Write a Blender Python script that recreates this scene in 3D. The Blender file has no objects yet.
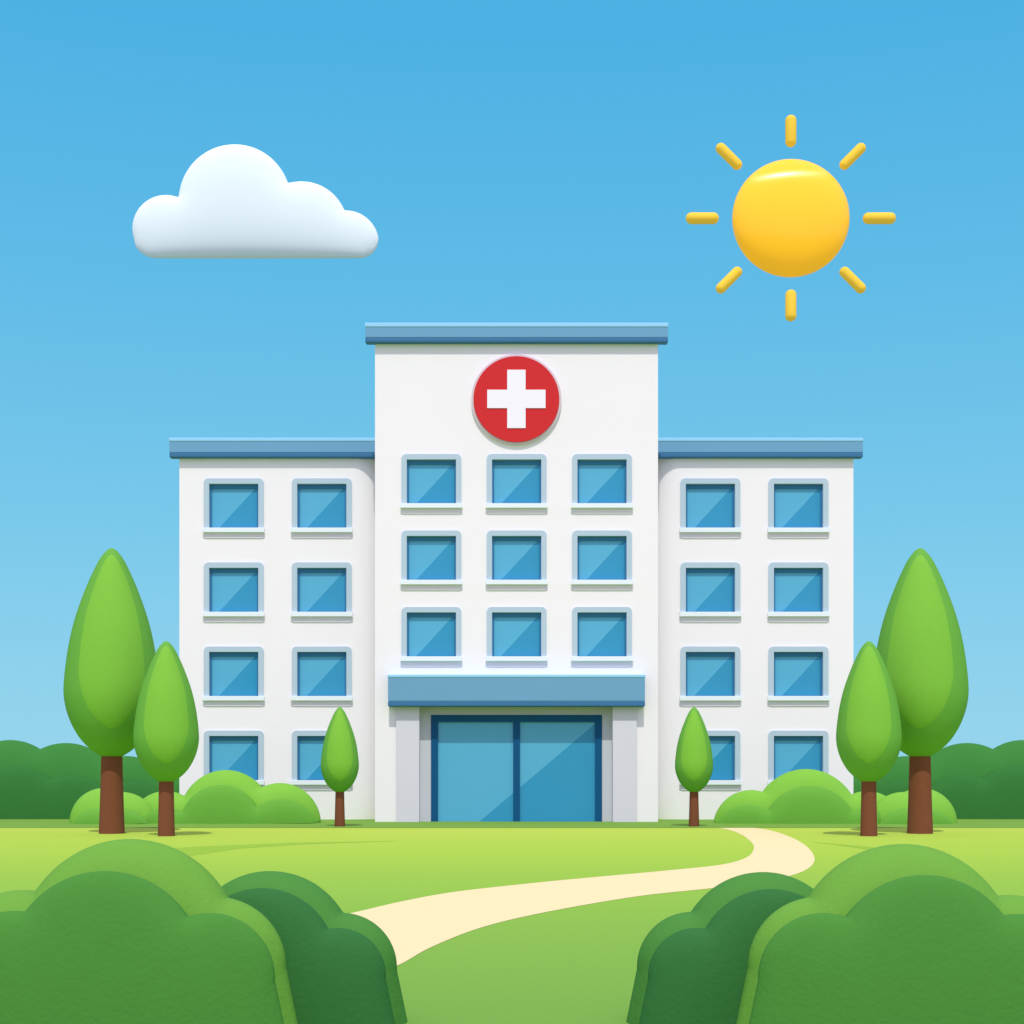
import bpy, bmesh, math
import numpy as np
from mathutils import Vector
from mathutils.geometry import delaunay_2d_cdt

# ------------------------------------------------------------------ scene, camera
S = bpy.context.scene
COL = S.collection
F, HOR, EYE = 1500.0, 775.0, 1.88          # focal length in pixels, horizon row, eye height
def X(px, d): return (px - 512.0) * d / F
def Z(py, d): return EYE + (HOR - py) * d / F
def D(py): return F * EYE / (py - HOR)     # distance of a point of the ground seen in that row
R = math.radians

cam = bpy.data.cameras.new('camera'); co = bpy.data.objects.new('camera', cam); COL.objects.link(co)
co.location = (0, 0, EYE); co.rotation_euler = (R(90), 0, 0)
cam.sensor_width = 36; cam.lens = F / 1024 * 36; cam.shift_y = (HOR - 512) / 1024
cam.clip_end = 20000; cam.clip_start = 0.1
S.camera = co
S.view_settings.view_transform = 'Standard'; S.view_settings.look = 'None'
S.view_settings.gamma = 1; S.view_settings.exposure = 0.0
S.view_settings.use_curve_mapping = False
S.cycles.use_denoising = True
S.cycles.max_bounces = 8; S.cycles.diffuse_bounces = 4

def lin(r, g, b, k=1.0):
    f = lambda v: (v/255/12.92 if v/255 <= .04045 else ((v/255+.055)/1.055)**2.4)*k
    return (f(r), f(g), f(b), 1)

# ------------------------------------------------------------------ light
ELEV = 58.0
sun = bpy.data.lights.new('sun_lamp', 'SUN'); so = bpy.data.objects.new('sun_lamp', sun); COL.objects.link(so)
sun.energy = 2.55; sun.angle = R(0.6); sun.color = (1.0, .97, .85)
so.rotation_euler = (R(90 - ELEV), 0, 0)
so.location = (0, -30, 40)

W = bpy.data.worlds.new('World'); S.world = W; W.use_nodes = True
nt = W.node_tree; N = nt.nodes; L = nt.links
for n in list(N): N.remove(n)
out = N.new('ShaderNodeOutputWorld'); bg = N.new('ShaderNodeBackground'); L.new(bg.outputs[0], out.inputs[0])
tc = N.new('ShaderNodeTexCoord'); sep = N.new('ShaderNodeSeparateXYZ'); L.new(tc.outputs['Generated'], sep.inputs[0])
ramp = N.new('ShaderNodeValToRGB'); L.new(sep.outputs['Z'], ramp.inputs[0])
cr = ramp.color_ramp
while len(cr.elements) < 5: cr.elements.new(.5)
for e, (p, c) in zip(cr.elements, [(0.0, lin(150, 215, 240)), (.16, lin(120, 202, 237)), (.30, lin(96, 190, 234)),
                                   (.44, lin(77, 180, 231)), (.9, lin(60, 160, 220))]):
    e.position = p; e.color = c
# lilac sky glow around the sun lamp behind the viewer, added to neutralise facade shadows
sd = Vector((0, -math.cos(R(ELEV)), math.sin(R(ELEV))))
dot = N.new('ShaderNodeVectorMath'); dot.operation = 'DOT_PRODUCT'; L.new(tc.outputs['Generated'], dot.inputs[0]); dot.inputs[1].default_value = sd
mr = N.new('ShaderNodeMapRange'); mr.interpolation_type = 'SMOOTHSTEP'; L.new(dot.outputs['Value'], mr.inputs[0])
mr.inputs[1].default_value = -.1; mr.inputs[2].default_value = .75
mix = N.new('ShaderNodeMix'); mix.data_type = 'RGBA'; L.new(mr.outputs[0], mix.inputs['Factor'])
L.new(ramp.outputs[0], mix.inputs['A']); mix.inputs['B'].default_value = (.88, .72, 1.26, 1)
sky = N.new('ShaderNodeTexSky'); sky.sky_type = 'NISHITA'; sky.sun_disc = False
sky.sun_elevation = R(ELEV); sky.sun_rotation = math.pi
sc_ = N.new('ShaderNodeVectorMath'); sc_.operation = 'SCALE'; L.new(sky.outputs[0], sc_.inputs[0]); sc_.inputs['Scale'].default_value = .1
mx2 = N.new('ShaderNodeMix'); mx2.data_type = 'RGBA'; mx2.inputs['Factor'].default_value = .06
L.new(mix.outputs['Result'], mx2.inputs['A']); L.new(sc_.outputs[0], mx2.inputs['B'])
L.new(mx2.outputs['Result'], bg.inputs[0]); bg.inputs[1].default_value = 1.0

# ------------------------------------------------------------------ materials
def mat(name, col, rough=.6, spec=.3, var=.0, scale=4.0, bump=0.0, bscale=30.0, emit=None, coat=0.0, col2=None):
    m = bpy.data.materials.new(name); m.use_nodes = True
    t = m.node_tree; b = t.nodes['Principled BSDF']
    b.inputs['Base Color'].default_value = col
    b.inputs['Roughness'].default_value = rough; b.inputs['Specular IOR Level'].default_value = spec
    b.inputs['Coat Weight'].default_value = coat; b.inputs['Coat Roughness'].default_value = .3
    tcn = t.nodes.new('ShaderNodeTexCoord')
    if var or col2:
        nz = t.nodes.new('ShaderNodeTexNoise'); nz.inputs['Scale'].default_value = scale; nz.inputs['Detail'].default_value = 6
        t.links.new(tcn.outputs['Object'], nz.inputs['Vector'])
        mx = t.nodes.new('ShaderNodeMix'); mx.data_type = 'RGBA'
        t.links.new(nz.outputs['Fac'], mx.inputs['Factor'])
        c2 = col2 or tuple(min(1, c*(1+var)) for c in col[:3])+(1,)
        c1 = col if col2 else tuple(c*(1-var) for c in col[:3])+(1,)
        mx.inputs['A'].default_value = c1; mx.inputs['B'].default_value = c2
        t.links.new(mx.outputs['Result'], b.inputs['Base Color'])
    if bump:
        n2 = t.nodes.new('ShaderNodeTexNoise'); n2.inputs['Scale'].default_value = bscale; n2.inputs['Detail'].default_value = 4
        t.links.new(tcn.outputs['Object'], n2.inputs['Vector'])
        bp = t.nodes.new('ShaderNodeBump'); bp.inputs['Strength'].default_value = bump; bp.inputs['Distance'].default_value = .05
        t.links.new(n2.outputs['Fac'], bp.inputs['Height']); t.links.new(bp.outputs[0], b.inputs['Normal'])
    if emit:
        b.inputs['Emission Color'].default_value = emit[0]; b.inputs['Emission Strength'].default_value = emit[1]
    return m

M = {}
M['wall'] = mat('white render', (.885, .865, .865, 1), .8, .1, var=.012, scale=.6, bump=.02, bscale=8)
M['pillar'] = mat('pale grey stone', (.68, .67, .73, 1), .8, .1, var=.015, scale=1)
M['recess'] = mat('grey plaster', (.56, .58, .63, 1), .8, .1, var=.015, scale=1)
M['blue'] = mat('blue metal cladding', lin(108, 161, 193), .5, .25, var=.02, scale=1)
M['coping'] = mat('light blue coping', lin(150, 208, 240), .5, .25)
M['drip'] = mat('dark blue drip edge', lin(58, 114, 156), .55, .2)
M['frame'] = mat('pale blue window frame', lin(180, 202, 214), .5, .2)
M['sill'] = mat('white sill', (.80, .88, .90, 1), .5, .2)
M['sill_shade'] = mat('sill shade grey', (.78, .74, .80, 1), .8, .1)
M['sash'] = mat('dark blue sash', lin(40, 118, 162), .45, .3)
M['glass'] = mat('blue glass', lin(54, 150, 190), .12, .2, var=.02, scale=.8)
M['glint'] = mat('glint glass', lin(84, 174, 208), .38, .4, var=.02, scale=.8)  # paler half of each pane, a reflection painted into its colour
M['doorframe'] = mat('deep blue door frame', lin(20, 84, 128), .5, .08)
M['red'] = mat('red enamel', lin(208, 36, 30), .35, .3)
M['rim'] = mat('silver pink rim', (.68, .60, .63, 1), .5, .3)
M['white'] = mat('white enamel', (.9, .88, .92, 1), .5, .2)
M['roof'] = mat('roof felt', (.4, .42, .45, 1), .9, .1, var=.05)
M['bark'] = mat('brown bark', lin(122, 74, 50), .9, .1, var=.06, scale=6, bump=.15, bscale=12)
M['cloud'] = mat('cloud', (.77, .91, .84, 1), 1.0, 0)
M['sunball'] = mat('golden sun', (.80, .52, .012, 1), .5, .05, emit=((1.0, .40, .0, 1), .42), coat=.3)
M['sunball'].node_tree.nodes['Principled BSDF'].inputs['Anisotropic'].default_value = .95
_t = M['sunball'].node_tree; _g = _t.nodes.new('ShaderNodeTangent'); _g.direction_type = 'RADIAL'; _g.axis = 'Z'
_b = _t.nodes['Principled BSDF']; _t.links.new(_g.outputs[0], _b.inputs['Tangent']); _b.inputs['Specular IOR Level'].default_value = .45; _b.inputs['Roughness'].default_value = .3
_b.inputs['Coat Weight'].default_value = 0
M['sunray'] = mat('yellow ray', (.76, .54, .05, 1), .6, .1, emit=((1.0, .54, .02, 1), .22))
def leaf(n, c, v=.035): return mat(n, c, .85, .08, var=v, scale=5, bump=.12, bscale=26)
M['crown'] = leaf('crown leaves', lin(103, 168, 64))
M['crown_in'] = leaf('lighter crown leaves', lin(121, 183, 62))
M['mid'] = leaf('spring green leaves', lin(124, 186, 66))  # bush leaf pairs put light into colour: lit rims paler, shaded fronts darker
M['mid_in'] = leaf('mid green leaves', lin(102, 166, 60))
M['front'] = leaf('bright bush leaves', lin(106, 162, 60))
M['front_in'] = leaf('green bush leaves', lin(74, 136, 54))
M['dark'] = leaf('deep green leaves', lin(74, 136, 56))
M['dark_in'] = leaf('darkest green leaves', lin(52, 112, 54))
M['hedge'] = leaf('hedge leaves', lin(60, 128, 56))
M['hedge_in'] = leaf('hedge shade leaves', lin(52, 116, 52))
M['path'] = mat('pale sand path', (.79, .69, .34, 1), .95, .05, var=.025, scale=2, bump=.05, bscale=20)
M['mound_shade'] = mat('shaded grass', lin(142, 184, 59), .95, .05, var=.04, scale=2)
M['ground'] = mat('pale paved land', (.25, .33, .25, 1), .95, .05, var=.08, scale=.05)
M['verge'] = mat('dark turf', lin(116, 160, 63), .95, .05, var=.05, scale=2)

# lawn: mown meadow that is yellower towards the building and greener by the bushes
m = bpy.data.materials.new('lawn grass'); m.use_nodes = True; t = m.node_tree; b = t.nodes['Principled BSDF']
b.inputs['Roughness'].default_value = .95; b.inputs['Specular IOR Level'].default_value = .05
tcn = t.nodes.new('ShaderNodeTexCoord'); sp = t.nodes.new('ShaderNodeSeparateXYZ'); t.links.new(tcn.outputs['Object'], sp.inputs[0])
mr_ = t.nodes.new('ShaderNodeMapRange'); mr_.inputs[1].default_value = 10; mr_.inputs[2].default_value = 60
t.links.new(sp.outputs['Y'], mr_.inputs[0])
rp = t.nodes.new('ShaderNodeValToRGB'); t.links.new(mr_.outputs[0], rp.inputs[0])
el = rp.color_ramp.elements
while len(el) < 5: el.new(.5)
for e, (p, c) in zip(el, [(0, lin(114, 163, 66)), (.08, lin(120, 169, 66)), (.24, lin(135, 182, 66)), (.5, lin(158, 195, 66)), (.85, lin(175, 201, 74))]):
    e.position = p; e.color = c
nz = t.nodes.new('ShaderNodeTexNoise'); nz.inputs['Scale'].default_value = 9; nz.inputs['Detail'].default_value = 8
t.links.new(tcn.outputs['Object'], nz.inputs['Vector'])
hs = t.nodes.new('ShaderNodeHueSaturation'); mrv = t.nodes.new('ShaderNodeMapRange'); mrv.inputs[3].default_value = .94; mrv.inputs[4].default_value = 1.06
t.links.new(nz.outputs['Fac'], mrv.inputs[0]); t.links.new(mrv.outputs[0], hs.inputs['Value']); t.links.new(rp.outputs[0], hs.inputs['Color'])
t.links.new(hs.outputs[0], b.inputs['Base Color'])
M['lawn'] = m

# ------------------------------------------------------------------ mesh helpers
def link(name, bm, ms, parent=None, smooth=False):
    me = bpy.data.meshes.new(name); bmesh.ops.recalc_face_normals(bm, faces=bm.faces[:]); bm.to_mesh(me); bm.free()
    for mm in (ms if isinstance(ms, (list, tuple)) else [ms]): me.materials.append(mm)
    if smooth:
        for p in me.polygons: p.use_smooth = True
    o = bpy.data.objects.new(name, me); COL.objects.link(o)
    if parent: o.parent = parent
    return o
def thing(name, label, cat, loc, group=None):
    o = bpy.data.objects.new(name, None); COL.objects.link(o); o.location = loc; o.empty_display_size = .3
    o['label'] = label; o['category'] = cat
    if group: o['group'] = group
    return o
def box(bm, x0, x1, y0, y1, z0, z1, bevel=0.0, seg=2):
    b2 = bmesh.new(); bmesh.ops.create_cube(b2, size=1)
    for v in b2.verts:
        v.co = Vector(((x0+x1)/2+v.co.x*(x1-x0), (y0+y1)/2+v.co.y*(y1-y0), (z0+z1)/2+v.co.z*(z1-z0)))
    if bevel: bmesh.ops.bevel(b2, geom=b2.edges[:], offset=bevel, segments=seg, profile=.5, affect='EDGES')
    me = bpy.data.meshes.new('t'); b2.to_mesh(me); b2.free(); bm.from_mesh(me); bpy.data.meshes.remove(me)
def ring(bm, outer, inner, y0, y1):
    """closed ring between two matching outlines (x, z), from y0 (front) to y1"""
    n = len(outer)
    V = [[bm.verts.new((p[0], y, p[1])) for p in lp] for y in (y0, y1) for lp in (outer, inner)]
    fo, fi, bo, bi = V
    for i in range(n):
        j = (i+1) % n
        for q in ((fo[i], fo[j], fi[j], fi[i]), (bo[i], bi[i], bi[j], bo[j]), (fo[i], bo[i], bo[j], fo[j]), (fi[i], fi[j], bi[j], bi[i])):
            try: bm.faces.new(q)
            except ValueError: pass
    bmesh.ops.remove_doubles(bm, verts=bm.verts[:], dist=1e-4)
def extrude_poly(bm, pts, y0, y1):
    f = [bm.verts.new((p[0], y0, p[1])) for p in pts]; k = [bm.verts.new((p[0], y1, p[1])) for p in pts]
    bm.faces.new(f); bm.faces.new(k[::-1])
    for i in range(len(pts)):
        j = (i+1) % len(pts); bm.faces.new((f[i], k[i], k[j], f[j]))
def wall_box(bm, x0, x1, z0, z1, y0, y1, holes, rev):
    """block with recesses cut into its front face; hole = (x0, x1, z0, z1)"""
    xs = sorted({x0, x1, *[h[0] for h in holes], *[h[1] for h in holes]})
    zs = sorted({z0, z1, *[h[2] for h in holes], *[h[3] for h in holes]})
    def q(*p): bm.faces.new([bm.verts.new(v) for v in p])
    for a, c in zip(xs, xs[1:]):
        for e, g in zip(zs, zs[1:]):
            mx_, mz_ = (a+c)/2, (e+g)/2
            if any(h[0] < mx_ < h[1] and h[2] < mz_ < h[3] for h in holes): continue
            q((a, y0, e), (c, y0, e), (c, y0, g), (a, y0, g))
    for h in holes:
        r_ = y0 + rev
        q((h[0], y0, h[2]), (h[0], y0, h[3]), (h[0], r_, h[3]), (h[0], r_, h[2]))
        q((h[1], y0, h[2]), (h[1], r_, h[2]), (h[1], r_, h[3]), (h[1], y0, h[3]))
        q((h[0], y0, h[3]), (h[1], y0, h[3]), (h[1], r_, h[3]), (h[0], r_, h[3]))
        q((h[0], y0, h[2]), (h[0], r_, h[2]), (h[1], r_, h[2]), (h[1], y0, h[2]))
        q((h[0], r_, h[2]), (h[0], r_, h[3]), (h[1], r_, h[3]), (h[1], r_, h[2]))
    q((x0, y0, z0), (x0, y0, z1), (x0, y1, z1), (x0, y1, z0)); q((x1, y0, z0), (x1, y1, z0), (x1, y1, z1), (x1, y0, z1))
    q((x0, y1, z0), (x0, y1, z1), (x1, y1, z1), (x1, y1, z0)); q((x0, y0, z1), (x1, y0, z1), (x1, y1, z1), (x0, y1, z1))
    bmesh.ops.remove_doubles(bm, verts=bm.verts[:], dist=1e-4)

# ------------------------------------------------------------------ ground
def sheet(name, pts, z, mt):
    bm = bmesh.new(); n = len(pts)
    V, E, Fc, a_, b_, c_ = delaunay_2d_cdt([Vector(p) for p in pts], [(i, (i+1) % n) for i in range(n)], [], 1, 1e-5)
    vs = [bm.verts.new((p[0], p[1], z)) for p in V]
    for f in Fc: bm.faces.new([vs[i] for i in f])
    o = link(name, bm, mt); o['kind'] = 'structure'
    for p in o.data.polygons:
        if p.normal.z < 0: p.flip()
    return o
sheet('ground', [(-6000, -3000), (6000, -3000), (6000, 9000), (-6000, 9000)], -.02, M['ground'])
sheet('lawn', [(-75, -6), (75, -6), (75, 90), (-75, 90)], 0.0, M['lawn'])
sheet('verge', [(-60, D(828)), (60, D(828)), (60, 75), (-60, 75)], .008, M['verge'])
def G(p): return (X(p[0], D(p[1])), D(p[1]))
def spline(pts, n=10):
    r = []
    for i in range(len(pts)-1):
        p0, p1, p2, p3 = pts[max(i-1, 0)], pts[i], pts[i+1], pts[min(i+2, len(pts)-1)]
        for k in range(n):
            s = k/n
            r.append(tuple(.5*(2*p1[c]+(p2[c]-p0[c])*s+(2*p0[c]-5*p1[c]+4*p2[c]-p3[c])*s*s+(3*p1[c]-p0[c]-3*p2[c]+p3[c])*s**3) for c in (0, 1)))
    return r + [pts[-1]]
def G(p): return (X(p[0], D(p[1])), D(p[1]))
left_edge = [(706, 827), (725, 829), (741, 834.5), (752, 843), (753.5, 850), (745.5, 858), (720, 865), (658, 871.5), (587, 878),
             (540, 882.5), (455, 892), (400, 902), (357, 912), (300, 924), (200, 935), (60, 945), (-200, 952)]
for pts in ([(130, 851), (200, 846.5), (300, 842.5), (400, 841), (300, 844.5), (240, 848.5), (190, 856)],
            [(910, 850), (880, 848), (850, 845), (812, 842), (850, 847), (880, 851.5), (905, 857)]):
    sheet('mound_shade_patch', [G(p) for p in pts], .003, M['mound_shade'])  # shading of a mound's edge, painted as flat darker patches
right_edge = [(746, 827), (768, 830), (788, 836), (806, 846), (814.5, 858), (809, 868), (790, 876), (755, 883), (710, 888.6), (634, 897), (540, 913.5),
              (479, 928.5), (430, 948), (397, 966), (360, 977), (250, 980), (60, 982), (-200, 984)]
sheet('path', [G(p) for p in spline(left_edge)] + [G(p) for p in spline(right_edge)][::-1], .004, M['path'])

# ------------------------------------------------------------------ hospital
DT, DW = 60.0, 63.2                          # distance of the tower front and of the wing fronts
hosp = thing('hospital_building', 'white hospital with blue cornices, red cross emblem and wide glass entrance', 'hospital', (X(516.5, DT), DT, 0))
HX, HY = hosp.location.x, hosp.location.y
def part(name, bm, mt, parent=None, **k):
    """bm in world coordinates; the part hangs under the hospital (or under one of its parts)"""
    p = parent or hosp
    off = Vector((HX, HY, 0)) + (p.location if p is not hosp else Vector((0, 0, 0)))
    for v in bm.verts: v.co -= off
    return link(name, bm, mt, p, **k)

win_t = [(c, r) for r in (454.3, 530.7, 607.1) for c in (401.5, 486.7, 572.0)]
win_l = [(c, r) for r in (478.6, 562.6, 646.6, 730.6) for c in (204, 292)]
win_r = [(c, r) for r in (478.6, 562.6, 646.6, 730.6) for c in (680.3, 768.3)]
WW, WO, WH = 59.9, 5.3, 49.6                 # frame width, frame band, frame height down to the sill top
def hole(w, d): return (X(w[0]+WO, d), X(w[0]+WW-WO, d), Z(w[1]+WH, d), Z(w[1]+WO, d))
TH, WHs = [hole(w, DT) for w in win_t], [hole(w, DW) for w in win_l+win_r]
ENT = (X(419, DT), X(613, DT), 0.0, Z(706.5, DT)+.05)

# tower and its entrance recess
bm = bmesh.new()
wall_box(bm, X(375, DT), X(658, DT), -.05, Z(340, DT), DT, DT+13, TH, .32)
REC = .32
# cut the entrance opening: rebuild the tower as two walls, upper block and two flanks
bm.free(); bm = bmesh.new()
zl = ENT[3]
wall_box(bm, X(375, DT), X(658, DT), zl, Z(340, DT), DT, DT+13, TH, .32)
box(bm, X(375, DT), ENT[0], DT, DT+13, -.05, zl); box(bm, ENT[1], X(658, DT), DT, DT+13, -.05, zl)
part('tower_wall', bm, M['wall'])
bm = bmesh.new()
dd = DT+REC
dx0, dx1, dz = X(431, dd), X(602, dd), Z(715, dd)
box(bm, ENT[0]+.002, dx0, dd, dd+.4, -.05, zl-.002); box(bm, dx1, ENT[1]-.002, dd, dd+.4, -.05, zl-.002); box(bm, dx0, dx1, dd, dd+.4, dz, zl-.002)
part('entrance_wall', bm, M['recess'])
for a, c in ((396, 419.4), (612.6, 637)):
    bm = bmesh.new(); box(bm, X(a, DT-.16), X(c, DT-.16), DT-.16, DT+.06, -.05, Z(706.3, DT), .02)
    part('pillar', bm, M['pillar'])
# door: frame with two glazed leaves
fw = 7*dd/F
bm = bmesh.new(); y0, y1 = dd-.03, dd+.14
box(bm, dx0, dx0+fw, y0, y1, 0, dz); box(bm, dx1-fw, dx1, y0, y1, 0, dz); box(bm, dx0+fw, dx1-fw, y0, y1, dz-fw, dz)
door = part('glass_door', bm, M['doorframe'])
mx0, mx1 = X(513.2, dd), X(520, dd)
bm = bmesh.new(); box(bm, mx0, mx1, y0+.01, y1-.01, 0, dz-fw); part('mullion', bm, M['doorframe'], door)
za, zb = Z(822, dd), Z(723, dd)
xa, xb = X(479, dd), X(596, dd)              # the diagonal edge of the painted glint runs over both leaves
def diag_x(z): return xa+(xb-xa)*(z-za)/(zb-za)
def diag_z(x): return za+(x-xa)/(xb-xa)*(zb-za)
def glint_pane(x0, x1, z0, z1, y, poly_light, poly_dark):
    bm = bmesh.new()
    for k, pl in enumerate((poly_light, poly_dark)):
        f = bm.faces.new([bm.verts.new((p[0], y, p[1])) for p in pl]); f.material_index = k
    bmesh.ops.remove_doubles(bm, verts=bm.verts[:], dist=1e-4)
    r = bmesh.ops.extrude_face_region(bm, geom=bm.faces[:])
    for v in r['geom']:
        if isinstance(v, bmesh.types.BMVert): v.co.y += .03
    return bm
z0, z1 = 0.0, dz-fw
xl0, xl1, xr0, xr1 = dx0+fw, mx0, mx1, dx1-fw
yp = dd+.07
bm = glint_pane(xl0, xl1, z0, z1, yp, [(xl0, z0), (diag_x(z0), z0), (xl1, diag_z(xl1)), (xl1, z1), (xl0, z1)],
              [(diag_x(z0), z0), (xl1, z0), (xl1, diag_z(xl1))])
part('pane', bm, [M['glint'], M['glass']], door)
bm = glint_pane(xr0, xr1, z0, z1, yp, [(xr0, diag_z(xr0)), (diag_x(z1), z1), (xr0, z1)],
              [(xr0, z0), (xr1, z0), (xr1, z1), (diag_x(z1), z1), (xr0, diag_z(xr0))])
part('pane', bm, [M['glint'], M['glass']], door)

# wings
for x0, x1, hs_ in ((179.4, 378, WHs[:8]), (655, 853.4, WHs[8:])):
    left = x0 < 500
    a, c = (X(x0, DW), X(353, DW)) if left else (X(679.5, DW), X(x1, DW))
    bm = bmesh.new(); wall_box(bm, a, c, -.05, Z(455, DW), DW, DW+9, hs_, .32)
    xe = c if left else a; sg = 1 if left else -1; tot = R(68); rad = abs(X(378, DW)-X(353, DW))/math.sin(tot)
    arc = [(xe+sg*rad*math.sin(tot*k/24), DW+rad*(1-math.cos(tot*k/24))) for k in range(25)]  # wall end curved back, a shape added to shade off towards the tower
    plan = arc+[(arc[-1][0], DW+9), (xe, DW+9)]
    lo = [bm.verts.new((p[0], p[1], -.05)) for p in plan]; hi = [bm.verts.new((p[0], p[1], Z(455, DW))) for p in plan]
    bm.faces.new(hi)
    for k in range(len(plan)-1): bm.faces.new((lo[k], lo[k+1], hi[k+1], hi[k]))
    part('wing_wall', bm, M['wall'])

# cornices and the entrance canopy: body, light coping on top, dark drip edge below
def slab(name, px0, px1, rows, d, p, back, cut0=None, cut1=None):
    f = d - p
    x0 = X(px0, f) if cut0 is None else cut0; x1 = X(px1, f) if cut1 is None else cut1
    r0, r1, r2, r3 = [Z(r, f) for r in rows]
    bm = bmesh.new(); box(bm, x0, x1, f, back, r2, r1, .015); o = part(name, bm, M['blue'])
    e = .02
    bm = bmesh.new(); box(bm, x0-(e if cut0 is None else 0), x1+(e if cut1 is None else 0), f-e, back, r1, r0, .03, 3); part('coping', bm, M['coping'], o)
    bm = bmesh.new(); box(bm, x0-(.004 if cut0 is None else 0), x1+(.004 if cut1 is None else 0), f-.004, back, r3, r2, .045, 3); part('drip_edge', bm, M['drip'], o)
    return o
slab('cornice', 365.3, 668, (322.7, 327, 337.3, 342.3), DT, .27, DT+.12)
slab('cornice', 169.3, 0, (437.8, 441.3, 452.3, 457.3), DW, .27, DW+.12, cut1=X(375, DT)-.01)
slab('cornice', 0, 863, (437.8, 441.3, 452.3, 457.3), DW, .27, DW+.12, cut0=X(658, DT)+.01)
slab('canopy', 388, 645, (674.5, 677.6, 701, 706.5), DT, .52, DT-.002)

# windows: one built, the others copied with their parts
def rounded(x0, x1, z0, z1, r, n=6):
    p = [(x0, z0), (x1, z0)]
    for k in range(n+1): a = k/n*math.pi/2; p.append((x1-r+r*math.cos(a), z1-r+r*math.sin(a)))
    for k in range(n+1): a = math.pi/2+k/n*math.pi/2; p.append((x0+r+r*math.cos(a), z1-r+r*math.sin(a)))
    return p
def make_window(d):
    u = d/F; w, h, fb = WW*u, WH*u, WO*u            # origin: bottom centre of the frame, on the wall plane
    x0, x1 = -w/2, w/2; ix0, ix1, iz1 = x0+fb+.002, x1-fb-.002, h-fb-.002
    bm = bmesh.new(); o_ = rounded(x0, x1, 0, h, .2)
    inn = [(min(max(p[0], ix0), ix1), min(max(p[1], 0), iz1)) for p in o_]
    # split the bottom edge so that the ring stays open for the sill
    n = len(o_)
    fo = [bm.verts.new((p[0], -.07, p[1])) for p in o_]; fi = [bm.verts.new((p[0], -.07, p[1])) for p in inn]
    bo = [bm.verts.new((p[0], .01, p[1])) for p in o_]; bi = [bm.verts.new((p[0], .03, p[1])) for p in inn]
    for i in range(1, n):
        j = (i+1) % n
        for q in ((fo[i], fo[j], fi[j], fi[i]), (fo[i], bo[i], bo[j], fo[j]), (fi[i], fi[j], bi[j], bi[i])): bm.faces.new(q)
    bmesh.ops.remove_doubles(bm, verts=bm.verts[:], dist=1e-4)
    win = link('window', bm, M['frame'], hosp)
    s = 2.1*u
    ox0, ox1, oz1 = x0+fb, x1-fb, h-fb
    bm = bmesh.new()
    ring(bm, [(ox0, 0), (ox1, 0), (ox1, oz1), (ox0, oz1)], [(ox0+s, .02), (ox1-s, .02), (ox1-s, oz1-s*2.1), (ox0+s, oz1-s*2.1)], .09, .2)  # top bar thickened, its dark blue stands in for the lintel's shadow
    link('sash', bm, M['sash'], win)
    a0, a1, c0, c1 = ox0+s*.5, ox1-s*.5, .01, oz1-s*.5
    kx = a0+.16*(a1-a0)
    bm = glint_pane(a0, a1, c0, c1, .14, [(a0, c0), (kx, c0), (a1, c1), (a0, c1)], [(kx, c0), (a1, c0), (a1, c1)])
    link('pane', bm, [M['glint'], M['glass']], win)
    bm = bmesh.new(); box(bm, x0-.04, x1+.04, -.165, .12, -4.6*u, 0, .012, 2)
    link('sill', bm, M['sill'], win)
    bm = bmesh.new(); zc = -4.6*u-.001; ap = [(-p[0], zc-p[1]) for p in rounded(x0-.02, x1+.02, 0, 5.2*u, .1)]
    extrude_poly(bm, ap, -.04, -.001)
    link('sill_shade', bm, M['sill_shade'], win)  # strip added below the sill, its grey stands in for the sill's shadow
    return win
def copy_part(o, parent):
    c = o.copy(); COL.objects.link(c); c.parent = parent
    for ch in o.children: copy_part(ch, c)
    return c
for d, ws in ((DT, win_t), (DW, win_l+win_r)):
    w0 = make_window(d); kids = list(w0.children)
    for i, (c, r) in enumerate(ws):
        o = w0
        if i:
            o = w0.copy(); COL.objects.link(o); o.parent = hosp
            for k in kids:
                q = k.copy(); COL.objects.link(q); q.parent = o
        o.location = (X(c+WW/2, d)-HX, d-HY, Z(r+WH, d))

# red cross emblem
ex, ez, u = X(516.4, DT-.3), Z(398.3, DT-.3), (DT-.3)/F
def disc(r, y0, y1, bev, n=96, cz=0):
    bm = bmesh.new(); extrude_poly(bm, [(ex+r*math.cos(2*math.pi*i/n), ez+cz+r*math.sin(2*math.pi*i/n)) for i in range(n)], y0, y1)
    if bev:
        ed = [e for e in bm.edges if all(abs(v.co.y-y0) < 1e-3 for v in e.verts)]
        bmesh.ops.bevel(bm, geom=ed, offset=bev, segments=4, profile=.5, affect='EDGES')
    return bm
emb = part('emblem', disc(43*u, DT-.18, DT-.002, .10), M['red'])
part('rim', disc(45.2*u, DT-.12, DT-.002, .04), M['rim'], emb)
h, w = 29.2*u, 9.2*u
bm = bmesh.new()
extrude_poly(bm, [(ex+a, ez+c) for a, c in ((-w, h), (-w, w), (-h, w), (-h, -w), (-w, -w), (-w, -h), (w, -h), (w, -w), (h, -w), (h, w), (w, w), (w, h))], DT-.21, DT-.178)
part('cross', bm, M['white'], emb)
# flat roofs behind the parapets
for x0, x1, d, zb, zt, dep in ((X(375, DT)+.1, X(658, DT)-.1, DT, Z(340, DT), Z(324, DT-.27), 12.9), (X(179.4, DW)+.1, X(378, DW)-.1, DW, Z(455, DW), Z(439, DW-.27), 8.9),
                           (X(655, DW)+.1, X(853.4, DW)-.1, DW, Z(455, DW), Z(439, DW-.27), 8.9)):
    bm = bmesh.new(); box(bm, x0, x1, d+.16, d+dep, zb-.1, zt-.1); part('roof', bm, M['roof'])

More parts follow.
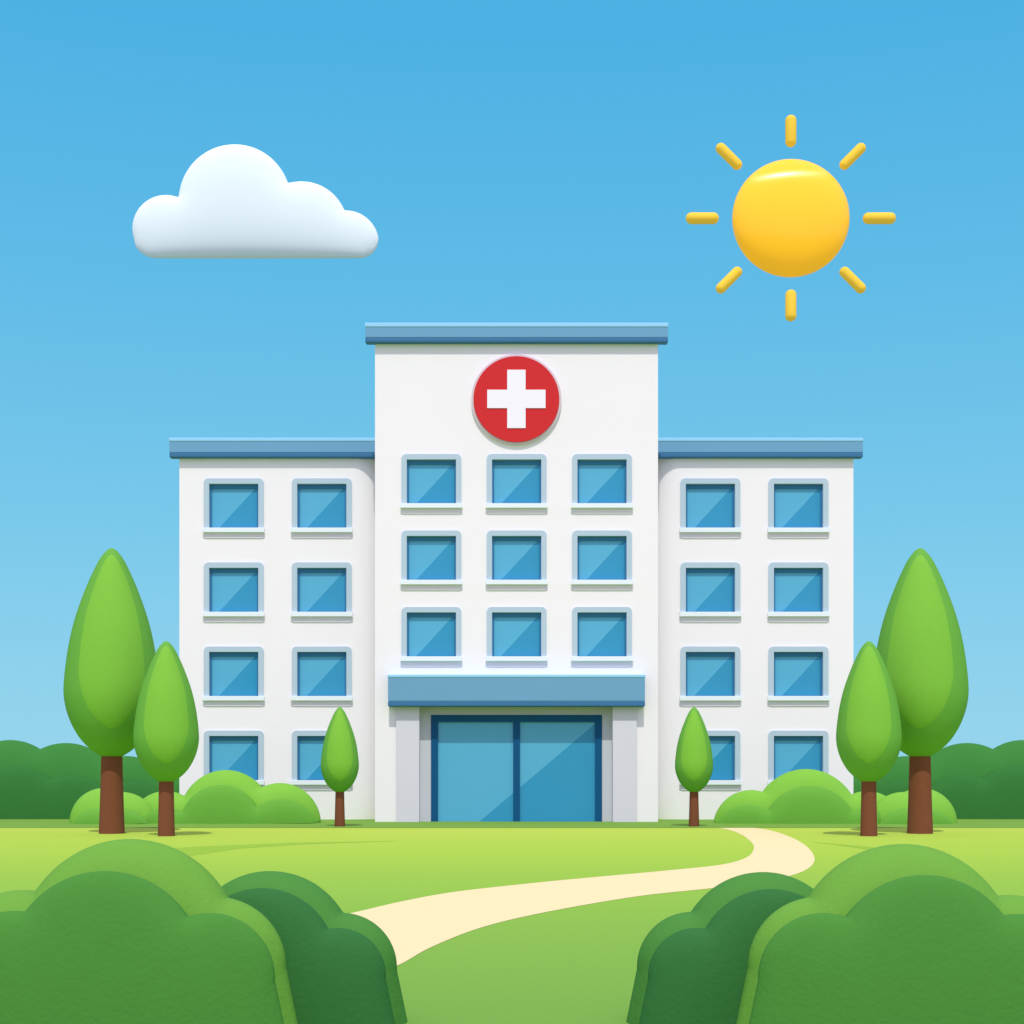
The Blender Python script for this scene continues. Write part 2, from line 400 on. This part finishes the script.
# ------------------------------------------------------------------ pillow-shaped mounds from outlines made of arcs
def arcs_outline(cs, base, step=.02):
    """walk clockwise over the union of circles (x, z, r), from the base line on the left to the base line on the right"""
    c = min(cs, key=lambda k: k[0]-math.sqrt(max(k[2]**2-(base-k[1])**2, 0)))
    a = math.pi - math.asin(max(-1, min(1, (base-c[1])/c[2]))); pts = []
    if base-c[1] > 0: a = math.pi - math.asin((base-c[1])/c[2])
    for _ in range(4000):
        p = (c[0]+c[2]*math.cos(a), c[1]+c[2]*math.sin(a))
        pts.append(p)
        na = a - step/c[2]
        q = (c[0]+c[2]*math.cos(na), c[1]+c[2]*math.sin(na))
        if q[1] < base and math.cos(na) > 0 and len(pts) > 5: break
        for k in cs:
            if k is not c and math.hypot(q[0]-k[0], q[1]-k[1]) < k[2]-1e-9:
                c = k; na = math.atan2(q[1]-k[1], q[0]-k[0]); break
        a = na
    return pts
def pillow(outline, base, thick, name, mt, parent, y=0.0, res=34, flat=.5, closed=False):
    """rounded solid over an outline (x, z); rises from zero at the outline to `thick` in the middle, front and back"""
    pts = [Vector(p) for p in outline]; n = len(pts)
    xs = [p.x for p in pts]; zs = [p.y for p in pts]
    h = max(max(xs)-min(xs), (max(zs)-min(zs)))/res
    if not closed:                                   # bottom edge, free
        a, b_ = pts[-1], pts[0]; k = max(2, int((a-b_).length/h))
        bottom = [a.lerp(b_, i/k) for i in range(1, k)]
    else: bottom = []
    poly = pts + bottom; N_ = len(poly)
    P = np.array([(p.x, p.y) for p in poly]); Q = np.roll(P, -1, 0)
    def inside_dist(x, z):
        c = ((P[:, 1] > z) != (Q[:, 1] > z))
        xi = (Q[:, 0]-P[:, 0])*(z-P[:, 1])/np.where(Q[:, 1] == P[:, 1], 1e-12, Q[:, 1]-P[:, 1])+P[:, 0]
        ins = np.count_nonzero(c & (x < xi)) % 2
        e = Q-P; tt = np.clip(((x-P[:, 0])*e[:, 0]+(z-P[:, 1])*e[:, 1])/np.maximum((e**2).sum(1), 1e-12), 0, 1)
        return ins, np.hypot(P[:, 0]+tt*e[:, 0]-x, P[:, 1]+tt*e[:, 1]-z).min()
    inner = []; r = 0; z = min(zs)
    while z < max(zs):
        x = min(xs)+(h/2 if r % 2 else 0)
        while x < max(xs):
            i_, d_ = inside_dist(x, z)
            if i_ and d_ > h*.45: inner.append(Vector((x, z)))
            x += h
        z += h*.866; r += 1
    # rings just inside the outline, so that the rounded edge is well drawn
    rings = []
    for dist in (h*.06, h*.2):
        for i in range(n):
            if closed: a, b_ = pts[i-1], pts[(i+1) % n]
            else: a, b_ = pts[max(i-1, 0)], pts[min(i+1, n-1)]
            tvec = (b_-a); 
            if tvec.length < 1e-9: continue
            nrm = Vector((tvec.y, -tvec.x)).normalized(); q = pts[i]+nrm*dist
            i_, d_ = inside_dist(q.x, q.y)
            if i_ and d_ > dist*.8: rings.append(q)
    allp = poly+rings+inner
    V, E, Fc, ov, oe, of = delaunay_2d_cdt(allp, [(i, (i+1) % N_) for i in range(N_)], [], 1, 1e-6)
    nv = len(V); fixed = np.zeros(nv, bool)
    for i in range(nv):
        for o in ov[i]:
            if o < n: fixed[i] = True
    # inflate: solve lap(u) = -1 with u = 0 on the outline (cotangent weights), depth = sqrt(u)
    A = np.zeros((nv, nv)); rhs = np.zeros(nv)
    C = np.array([(v.x, v.y) for v in V])
    for f in Fc:
        if len(f) != 3: continue
        ar = abs(np.cross(C[f[1]]-C[f[0]], C[f[2]]-C[f[0]]))/2
        for k in range(3):
            i, j, l = f[k], f[(k+1) % 3], f[(k+2) % 3]
            e1, e2 = C[i]-C[l], C[j]-C[l]
            w_ = .5*np.dot(e1, e2)/max(abs(np.cross(e1, e2)), 1e-9)
            A[i, j] -= w_; A[j, i] -= w_; A[i, i] += w_; A[j, j] += w_
            rhs[i] += ar/3
    A[fixed] = 0; A[fixed, np.nonzero(fixed)[0]] = 1; rhs[fixed] = 0
    A[np.diag_indices(nv)] += 1e-12
    us = np.maximum(np.linalg.solve(A, rhs), 0); us = (us/us.max())**flat
    bm = bmesh.new()
    fr = [bm.verts.new((C[i, 0], y-thick*us[i], C[i, 1])) for i in range(nv)]
    bk = [fr[i] if fixed[i] else bm.verts.new((C[i, 0], y+thick*us[i], C[i, 1])) for i in range(nv)]
    for f in Fc:
        bm.faces.new([fr[i] for i in f]); bm.faces.new([bk[i] for i in reversed(f)])
    return link(name, bm, mt, parent, smooth=True)

def bush(name, label, cat, base_row, outer, inner, mo, mi, thick, group=None, tin=None):
    d = D(base_row); u = d/F
    cx = sum(c[0] for c in outer)/len(outer)
    root = thing(name, label, cat, (X(cx, d), d, 0), group)
    def loc(cs, dist): return [(X(c[0], dist)-root.location.x, Z(c[1], dist), c[2]*dist/F) for c in cs]
    step = 2.2*u
    tin = tin or thick*.45
    pillow(arcs_outline(loc(outer, d), -.04, step), -.04, thick, 'foliage', M[mo], root)
    if inner:
        di = d-thick*.92
        pillow(arcs_outline(loc(inner, di), -.04, step), -.04, tin, 'front_foliage', M[mi], root, y=di-d)
    return root
def mir(cs): return [(1033-c[0], c[1], c[2]) for c in cs]

def low(cs): return [(c[0], c[1]+k, c[2]+max(0, k-8)*.2) for c in cs for k in range(0, 100, 4)]
FB = 'bushes at the front of the lawn'
bush('bush', 'large bright green bush in the near left corner, overlapping a dark green bush', 'bush', 1042,
     low([(25, 988, 98), (130, 949, 110), (216, 967, 70)]), low([(15, 1003, 92), (105, 970, 99), (210, 978, 65)]), 'front', 'front_in', .5, FB)
bush('bush', 'dark green bush beside the left end of the sand path, behind a brighter one', 'bush', 1022,
     low([(270, 955, 84), (342, 968, 55)]), low([(262, 962, 74), (338, 976, 48)]), 'dark', 'dark_in', .5, FB)
bush('bush', 'large bright green bush in the near right corner, overlapping a dark green bush', 'bush', 1042,
     low([(1008, 993, 98), (903, 954, 110), (818, 967, 70)]), low([(1018, 1006, 92), (925, 972, 97), (823, 978, 65)]), 'front', 'front_in', .5, FB)
bush('bush', 'dark green bush hiding the bend of the sand path, behind a brighter one', 'bush', 1022,
     low([(763, 956, 84), (692, 967, 55)]), low([(771, 963, 74), (696, 976, 48)]), 'dark', 'dark_in', .5, FB)
MB_ = 'low bushes along the hospital wings'
bush('bush', 'small round light green bush behind the thick trunk of the left tall tree', 'bush', 823.4,
     [(104, 822, 34), (122, 828, 36)], [(98, 836, 28), (120, 842, 34)], 'mid', 'mid_in', .8, MB_)
bush('bush', 'wide light green bush under the left wing windows, beside the left sapling', 'bush', 823,
     [(166, 828, 37), (226, 816, 46), (280, 824, 41)], [(166, 842, 34), (221, 826, 41), (281, 838, 39)], 'mid', 'mid_in', .9, MB_)
bush('bush', 'wide light green bush under the right wing windows, beside the right sapling', 'bush', 823,
     [(751, 828, 38), (806, 822, 53), (867, 828, 37)], [(748, 840, 35), (810, 834, 48), (867, 842, 34)], 'mid', 'mid_in', .9, MB_)
bush('bush', 'small round light green bush behind the thick trunk of the right tall tree', 'bush', 823.4,
     [(903, 828, 36), (921, 824, 36)], [(908, 842, 34), (926, 838, 30)], 'mid', 'mid_in', .8, MB_)
HL = [(-60, 805, 62), (10, 795, 55), (66, 801, 58), (126, 806, 50), (176, 818, 42)]
HI = [(-55, 815, 60), (15, 825, 58), (70, 828, 52), (130, 830, 48)]
HG = 'dark hedges beyond the lawn'
bush('hedge', 'dark green hedge beside the left wing, behind the left trees', 'hedge', 818.5, HL, HI, 'hedge', 'hedge_in', 1.0, HG)
bush('hedge', 'dark green hedge beside the right wing, behind the right trees', 'hedge', 818.5, mir(HL), mir(HI), 'hedge', 'hedge_in', 1.0, HG)

# ------------------------------------------------------------------ trees
PROF = [(0, 0), (.006, .07), (.02, .135), (.045, .225), (.08, .315), (.17, .50), (.27, .67), (.364, .80), (.46, .895), (.558, .96), (.64, .995), (.70, .995),
        (.76, .95), (.82, .86), (.87, .745), (.91, .62), (.95, .44), (.98, .24), (.994, .1), (1, 0)]
def smooth_prof(n=64):
    s = spline(PROF, 6); return s
PS = smooth_prof()
def prof(t_):
    for a, c in zip(PS, PS[1:]):
        if a[0] <= t_ <= c[0]: return a[1]+(c[1]-a[1])*(t_-a[0])/max(c[0]-a[0], 1e-9)
    return 0.0
def tree(name, label, cx, top, bot, half, base, tw0, tw1, group):
    d = D(base); u = d/F
    root = thing(name, label, 'tree', (X(cx, d), d, 0), group)
    root.rotation_euler.z = math.atan(-root.location.x/d)
    zt, zb_ = Z(top, d), Z(bot, d); Rm = (half-1.2*half/47)*u; H_ = zt-zb_
    # trunk, slightly flared at the foot, reaching up into the crown
    bm = bmesh.new(); seg = 28; lv = [(-.05, tw1*1.0), (.05, tw1*1.0), (.25*zb_, tw0+(tw1-tw0)*.7), (zb_*.7, tw0+(tw1-tw0)*.25), (zb_, tw0), (zb_+H_*.3, tw0*.7)]
    rows = [[bm.verts.new((r*u*math.cos(2*math.pi*i/seg), r*u*math.sin(2*math.pi*i/seg), z)) for i in range(seg)] for z, r in lv]
    for a, c in zip(rows, rows[1:]):
        for i in range(seg): bm.faces.new((a[i], a[(i+1) % seg], c[(i+1) % seg], c[i]))
    link('trunk', bm, M['bark'], root, smooth=True)
    # crown: teardrop
    bm = bmesh.new(); seg = 64; rows = []
    for t_, w_ in PS:
        z = zt-t_*H_
        if w_ <= 1e-6: rows.append([bm.verts.new((0, 0, z))]); continue
        rows.append([bm.verts.new((w_*Rm*math.cos(2*math.pi*i/seg), w_*Rm*math.sin(2*math.pi*i/seg), z)) for i in range(seg)])
    for a, c in zip(rows, rows[1:]):
        for i in range(seg):
            j = (i+1) % seg
            if len(a) == 1: bm.faces.new((a[0], c[i], c[j]))
            elif len(c) == 1: bm.faces.new((a[i], c[0], a[j]))
            else: bm.faces.new((a[i], c[i], c[j], a[j]))
    crown = link('crown', bm, M['crown'], root, smooth=True)
    # proud lobe of lighter leaves on the front of the crown
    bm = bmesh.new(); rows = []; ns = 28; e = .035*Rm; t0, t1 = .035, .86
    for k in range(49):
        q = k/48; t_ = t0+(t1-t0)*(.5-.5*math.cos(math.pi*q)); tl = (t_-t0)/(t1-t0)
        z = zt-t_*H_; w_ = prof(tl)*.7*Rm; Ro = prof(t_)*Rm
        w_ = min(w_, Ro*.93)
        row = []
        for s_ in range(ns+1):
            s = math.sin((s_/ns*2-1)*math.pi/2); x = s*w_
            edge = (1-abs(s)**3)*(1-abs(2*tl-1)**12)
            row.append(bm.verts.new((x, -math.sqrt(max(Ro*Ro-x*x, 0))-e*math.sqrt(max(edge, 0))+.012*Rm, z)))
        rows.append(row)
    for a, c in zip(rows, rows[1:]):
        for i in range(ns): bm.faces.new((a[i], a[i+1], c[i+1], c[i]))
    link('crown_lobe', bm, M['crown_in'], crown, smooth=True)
    return root
TG = 'teardrop trees round the lawn'
tree('tree', 'tallest teardrop tree on the left side, thick trunk, before a dark hedge', 111.8, 548, 760, 47.6, 833.5, 10.4, 12.6, TG)
tree('tree', 'medium teardrop tree standing before the tallest tree on the left side', 166.3, 641, 784, 32.9, 836, 7.3, 8.4, TG)
tree('tree', 'small slim teardrop sapling left of the entrance, beside the left wing bush', 339.8, 707, 793.5, 19.5, 826.6, 4.4, 5.3, TG)
tree('tree', 'tallest teardrop tree on the right side, thick trunk, before a dark hedge', 920, 548, 760, 47.8, 833.5, 10.4, 12.6, TG)
tree('tree', 'medium teardrop tree standing before the tallest tree on the right side', 868.8, 641, 784, 32.9, 836, 7.3, 8.4, TG)
tree('tree', 'small slim teardrop sapling right of the entrance, where the path begins', 694, 707, 793.5, 19.5, 826.6, 4.4, 5.3, TG)

# ------------------------------------------------------------------ cloud and sun
dc = 420.0
cl = thing('cloud', 'white puffy cloud with a flat base in the blue sky', 'cloud', (X(256, dc), dc, Z(235, dc)))
cc = [(166, 229, 33.5), (235, 201, 56), (302, 228, 46), (346.5, 243.5, 32.5)]
cs = [((c[0]-256)*dc/F, (235-c[1])*dc/F, c[2]*dc/F) for c in cc]
u = dc/F
base = (235-258)*u
def cloud_outline():
    o = arcs_outline(cs, (235-240)*u, 1.2*u)
    # keep the walked top, then close with two rounded lower corners and a flat base
    xl, xr = o[0][0], o[-1][0]; zl_, zr_ = o[0][1], o[-1][1]
    low = []
    rr = abs(zr_-base)
    for k in range(1, 15):
        a = -k/14*math.pi/2; low.append((xr-(1-math.cos(a))*rr*1.0, zr_+math.sin(a)*rr))
    x1 = low[-1][0]; rl = abs(zl_-base); x0 = xl+rl*1.25
    nb = int((x1-x0)/(3*u))
    low += [(x1+(x0-x1)*k/nb, base) for k in range(1, nb)]
    for k in range(0, 14):
        a = -math.pi/2-k/14*math.pi/2; low.append((xl+rl*1.25+math.cos(a)*rl*1.25, zl_+math.sin(a)*rl))
    return o+low
cc_pts = cloud_outline()
pillow(cc_pts, base, 4.0, 'cloud_body', M['cloud'], cl, res=44, flat=.4, closed=True)

ds = 520.0; u = ds/F
sn = thing('sun', 'round golden yellow sun with eight short separate rays', 'sun', (X(790.8, ds), ds, Z(218.3, ds)))
bm = bmesh.new(); bmesh.ops.create_uvsphere(bm, u_segments=96, v_segments=64, radius=58.6*u); bmesh.ops.scale(bm, vec=(1, .4, 1), verts=bm.verts[:]); link('sun_ball', bm, M['sunball'], sn, smooth=True)
for k in range(8):
    a = k*math.pi/4
    r0, r1, w = (72, 105, 5.6) if k % 2 == 0 else (71, 104, 5.2)
    if k in (2, 6): r0, r1 = 71.5, 103
    bm = bmesh.new(); bmesh.ops.create_uvsphere(bm, u_segments=24, v_segments=16, radius=w*u)
    for v in bm.verts: v.co.z += (r0+w if v.co.z < 0 else r1-w)*u
    for v in bm.verts:
        x, y_, z = v.co; v.co = (z*math.cos(a)-x*math.sin(a), y_, z*math.sin(a)+x*math.cos(a))
    link('sun_ray', bm, M['sunray'], sn, smooth=True)
